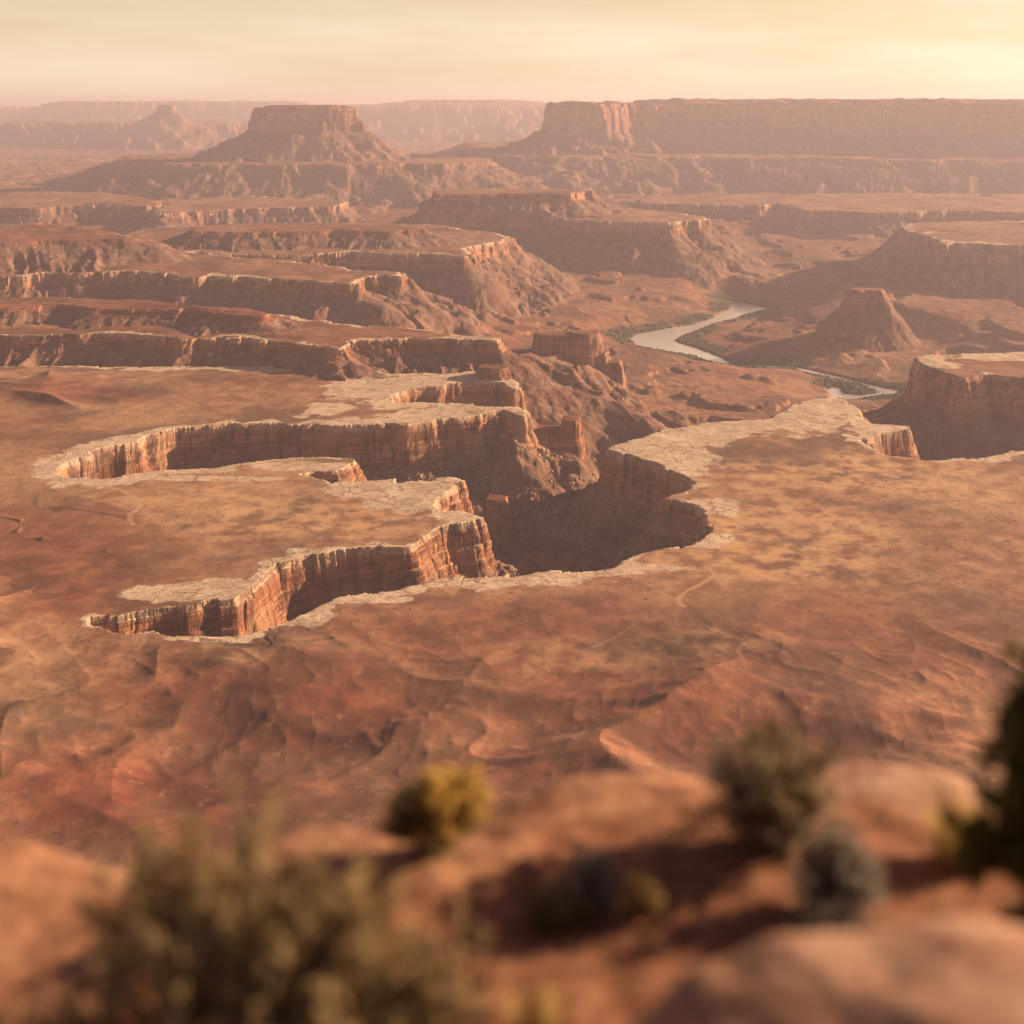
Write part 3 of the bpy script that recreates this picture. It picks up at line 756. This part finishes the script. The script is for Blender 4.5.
def rvec(): 
    while True:
        v = Vector((random.uniform(-1, 1), random.uniform(-1, 1), random.uniform(-1, 1)))
        if .05 < v.length < 1: return v.normalized()
M_STEM = simple_mat('shrub_stem', (.17, .12, .085), (.30, .23, .17), 9)
M_DEAD = simple_mat('dead_twig', (.10, .085, .07), (.20, .17, .145), 12)
M_SAGE = simple_mat('sage_leaf', (.25, .185, .105), (.52, .38, .22), 3.0, .85, (.60, .42, .21), leaf=True)
M_GREY = simple_mat('grey_leaf', (.34, .31, .285), (.52, .47, .43), 6, .9, leaf=True)
M_OLIVE = simple_mat('olive_leaf', (.15, .125, .06), (.28, .225, .10), 6, .85, leaf=True)
M_DUN = simple_mat('dun_leaf', (.30, .24, .17), (.50, .40, .27), 5, .9, (.22, .18, .14), leaf=True)
M_YEL = simple_mat('yellow_flower', (.62, .43, .13), (.76, .55, .20), 8, .8, leaf=True)
M_STRAW = simple_mat('straw', (.50, .34, .14), (.64, .46, .21), 8, .85, leaf=True)
M_TAN = simple_mat('seed_head', (.27, .19, .10), (.38, .27, .15), 8, .85)
M_JUN = simple_mat('juniper_leaf', (.055, .065, .02), (.13, .13, .035), 5, .8, (.18, .16, .04), leaf=True)
M_BARK = simple_mat('juniper_bark', (.13, .09, .065), (.24, .18, .13), 10, .9, None, .6, 40, .01)

def shrub(name, x, y, rx, hgt, label, cat, stems, leaves, leaf, leafmat, stemmat, tips=None, tipmat=None, tipn=0, tip_side=0, clumps=9, group='desert shrubs on the overlook', ry=None, leaf_from=.35, upright=.0):
    z = ground_at(x, y) - .02
    root = bpy.data.objects.new(name, None); COL.objects.link(root); root.location = (x, y, z); root.empty_display_size = .2
    tag(root, label, cat, group)
    ry = ry or rx
    S = Geo(); Lf = Geo(); T = Geo()
    # uneven outline: the bush is several clumps of different reach
    cl = []
    for i in range(clumps):
        a = 6.283 * i / clumps + random.uniform(-.3, .3); el = random.uniform(.15, 1.35)
        cl.append((Vector((math.cos(a) * math.cos(el), math.sin(a) * math.cos(el), math.sin(el))), random.uniform(.72, 1.08)))
    ends = []
    for i in range(stems):
        c, reach = random.choice(cl)
        d = (c + rvec() * .38).normalized()
        if d.z < .05: d.z = abs(d.z) + .05
        reach *= random.uniform(.75, 1.06)
        tip = Vector((d.x * rx * reach, d.y * ry * reach, d.z * hgt * reach + upright * hgt * .2))
        b0 = Vector((random.gauss(0, rx * .10), random.gauss(0, ry * .10), 0))
        mid = b0.lerp(tip, .5) + Vector((0, 0, hgt * .10)) + rvec() * rx * .06
        pts = []
        for k in range(6):
            t = k / 5
            pts.append(b0 * (1 - t) ** 2 + mid * (2 * t * (1 - t)) + tip * t * t + rvec() * rx * .012)
        S.tube(pts, .007 * (.6 + hgt), .0022, 4)
        ends.append(pts)
        for k in range(3):                                   # twigs
            p = pts[random.randint(2, 4)]
            e = p + ((tip - b0).normalized() + rvec() * .8).normalized() * rx * random.uniform(.12, .3)
            e.z = max(e.z, .03)
            tw = [p, p.lerp(e, .5) + rvec() * .01, e]
            S.tube(tw, .0034, .0015, 3)
            ends.append([p, p.lerp(e, .25), p.lerp(e, .5), p.lerp(e, .7), p.lerp(e, .85), e])
    for i in range(leaves):
        pts = random.choice(ends); t = leaf_from + (1 - leaf_from) * random.random() ** .7
        u = t * 5; k = min(int(u), 4)
        p = pts[k].lerp(pts[k + 1], u - k)
        ax = (pts[k + 1] - pts[k]).normalized()
        d = (ax * .8 + rvec() * .9 + Vector((0, 0, .25))).normalized()
        L = random.uniform(*leaf)
        Lf.leaf(p + rvec() * .008, d, L, L * .17)
    for i in range(tipn):
        pts = random.choice(ends); p = pts[5]
        if p.z < hgt * .45 or (tip_side and p.x * tip_side < -rx * .15): continue
        for k in range(5):
            d = (Vector((0, 0, 1)) + rvec() * .8).normalized()
            T.leaf(p + rvec() * .018, d, random.uniform(.025, .05), .008)
    S.make('stems', stemmat, root)
    if Lf.v: Lf.make('foliage', leafmat, root)
    if T.v: T.make('flower_heads', tipmat, root)
    return root
shrub('sagebrush', -.90, 4.25, .98, 1.0, 'largest sagebrush, olive and grey, filling the lower left foreground', 'shrub', 300, 17000, (.03, .07), M_SAGE, M_STEM, tipmat=M_TAN, tipn=650, clumps=13, ry=.6)
shrub('rabbitbrush', -.40, 5.95, .40, .46, 'bush with a bright yellow right half behind the largest sagebrush', 'shrub', 90, 3600, (.025, .05), M_OLIVE, M_STEM, tipmat=M_YEL, tipn=2100, tip_side=1, clumps=8)
shrub('sagebrush', 1.27, 6.0, .54, .60, 'round grey brown sagebrush with straw coloured tips at the centre right of the rim', 'shrub', 170, 6500, (.02, .05), M_DUN, M_DEAD, tipmat=M_TAN, tipn=500, tip_side=1, clumps=9)
shrub('blackbrush', 1.49, 5.5, .335, .43, 'dense grey ball shaped bush above the large boulder', 'shrub', 150, 4600, (.015, .03), M_GREY, M_DEAD, clumps=12, leaf_from=.2)
shrub('blackbrush', .35, 5.6, .18, .28, 'small dark twiggy bush on the red soil near the centre', 'shrub', 70, 1700, (.015, .035), M_GREY, M_DEAD, clumps=6)
shrub('saltbush', .22, 5.42, .17, .20, 'low olive green clump in front of the small dark twiggy bush', 'shrub', 45, 1300, (.02, .04), M_OLIVE, M_STEM, clumps=6)
shrub('snakeweed', .58, 5.45, .15, .20, 'low pale dry clump between the small dark bush and the grey ball bush', 'shrub', 60, 500, (.02, .05), M_STRAW, M_STEM, clumps=5)

def grass(name, x, y, rad, hgt, n, label, group='tufts of dry grass on the overlook'):
    g = Geo(); z = ground_at(x, y) - .02
    for i in range(n):
        a = random.random() * 6.283; r = rad * .45 * math.sqrt(random.random())
        b0 = Vector((math.cos(a) * r, math.sin(a) * r, 0)); lean = random.uniform(.1, .75)
        h_ = hgt * random.uniform(.55, 1.0)
        t = b0 + Vector((math.cos(a + random.uniform(-.6, .6)) * rad * lean, math.sin(a + random.uniform(-.6, .6)) * rad * lean, h_))
        m_ = b0.lerp(t, .5) + Vector((0, 0, h_ * .18))
        side = Vector((-math.sin(a), math.cos(a), 0)) * .003
        bs_ = len(g.v)
        g.v += [b0 - side, b0 + side, m_ + side * .8, m_ - side * .8, t]
        g.f += [(bs_, bs_ + 1, bs_ + 2, bs_ + 3), (bs_ + 3, bs_ + 2, bs_ + 4)]
    o = g.make(name, M_STRAW); o.location = (x, y, z); tag(o, label, 'grass', group)
grass('bunchgrass', 2.22, 5.95, .24, .36, 420, 'yellow tuft of bunchgrass at the foot of the juniper')
grass('bunchgrass', .09, 4.55, .18, .26, 260, 'yellow grass tuft low in the frame right of the largest sagebrush')
grass('bunchgrass', -.22, 4.3, .15, .20, 220, 'dry grass tuft touching the right side of the largest sagebrush')

# the juniper at the right edge
jx, jy = 2.40, 5.1
root = bpy.data.objects.new('juniper_tree', None); COL.objects.link(root); root.location = (jx, jy, ground_at(jx, jy) - .03); root.empty_display_size = .3; root.scale = (.95, .95, 1.2)
tag(root, 'small dark green juniper at the right edge of the overlook', 'tree')
tg = Geo(); lg = Geo(); cg = Geo()
tp_ = [Vector((0, 0, 0)), Vector((.03, .02, .2)), Vector((-.02, .03, .45)), Vector((.03, 0, .7)), Vector((0, 0, .95))]
tg.tube(tp_, .055, .015, 8)
for i in range(58):
    t = random.uniform(.24, 1.0); u = t * 4; k = min(int(u), 3); p = tp_[k].lerp(tp_[k + 1], u - k)
    a = random.random() * 6.283; ln = (.50 - .30 * max(t - .25, 0)) * random.uniform(.6, 1.1)
    e = p + Vector((math.cos(a) * ln, math.sin(a) * ln, random.uniform(.0, .22)))
    m_ = p.lerp(e, .5) + Vector((0, 0, -.03))
    lg.tube([p, m_, e], .013, .004, 5)
    for c in range(12):
        q = m_.lerp(e, random.uniform(.0, 1.1)) + rvec() * random.uniform(.02, .13)
        for l in range(95):
            d = (rvec() + Vector((0, 0, .5)) + (q - p).normalized() * .6).normalized()
            cg.leaf(q + rvec() * random.uniform(0, .055), d, random.uniform(.02, .045), .006)
tg.make('trunk', M_BARK, root, True); lg.make('limbs', M_BARK, root, True); cg.make('crown', M_JUN, root)

# ------------------------------------------------------------------ haze
me = bpy.data.meshes.new('haze'); bm = bmesh.new(); bmesh.ops.create_cube(bm, size=1.0)
zt, zb = 130.0, -620.0
bmesh.ops.scale(bm, vec=(32000, 27200, zt - zb), verts=bm.verts); bmesh.ops.translate(bm, vec=(0, 13400, (zt + zb) / 2), verts=bm.verts)
bm.to_mesh(me); bm.free()
hm = bpy.data.materials.new('haze'); hm.use_nodes = True
hn = hm.node_tree; hn.nodes.clear()
ho = hn.nodes.new('ShaderNodeOutputMaterial'); hv = hn.nodes.new('ShaderNodeVolumePrincipled')
hv.inputs['Color'].default_value = (.95, .82, .98, 1); hv.inputs['Density'].default_value = HAZE_DENSITY; hv.inputs['Anisotropy'].default_value = .2
hn.links.new(hv.outputs[0], ho.inputs['Volume'])
me.materials.append(hm)
hz = link('haze', me); hz['kind'] = 'stuff'
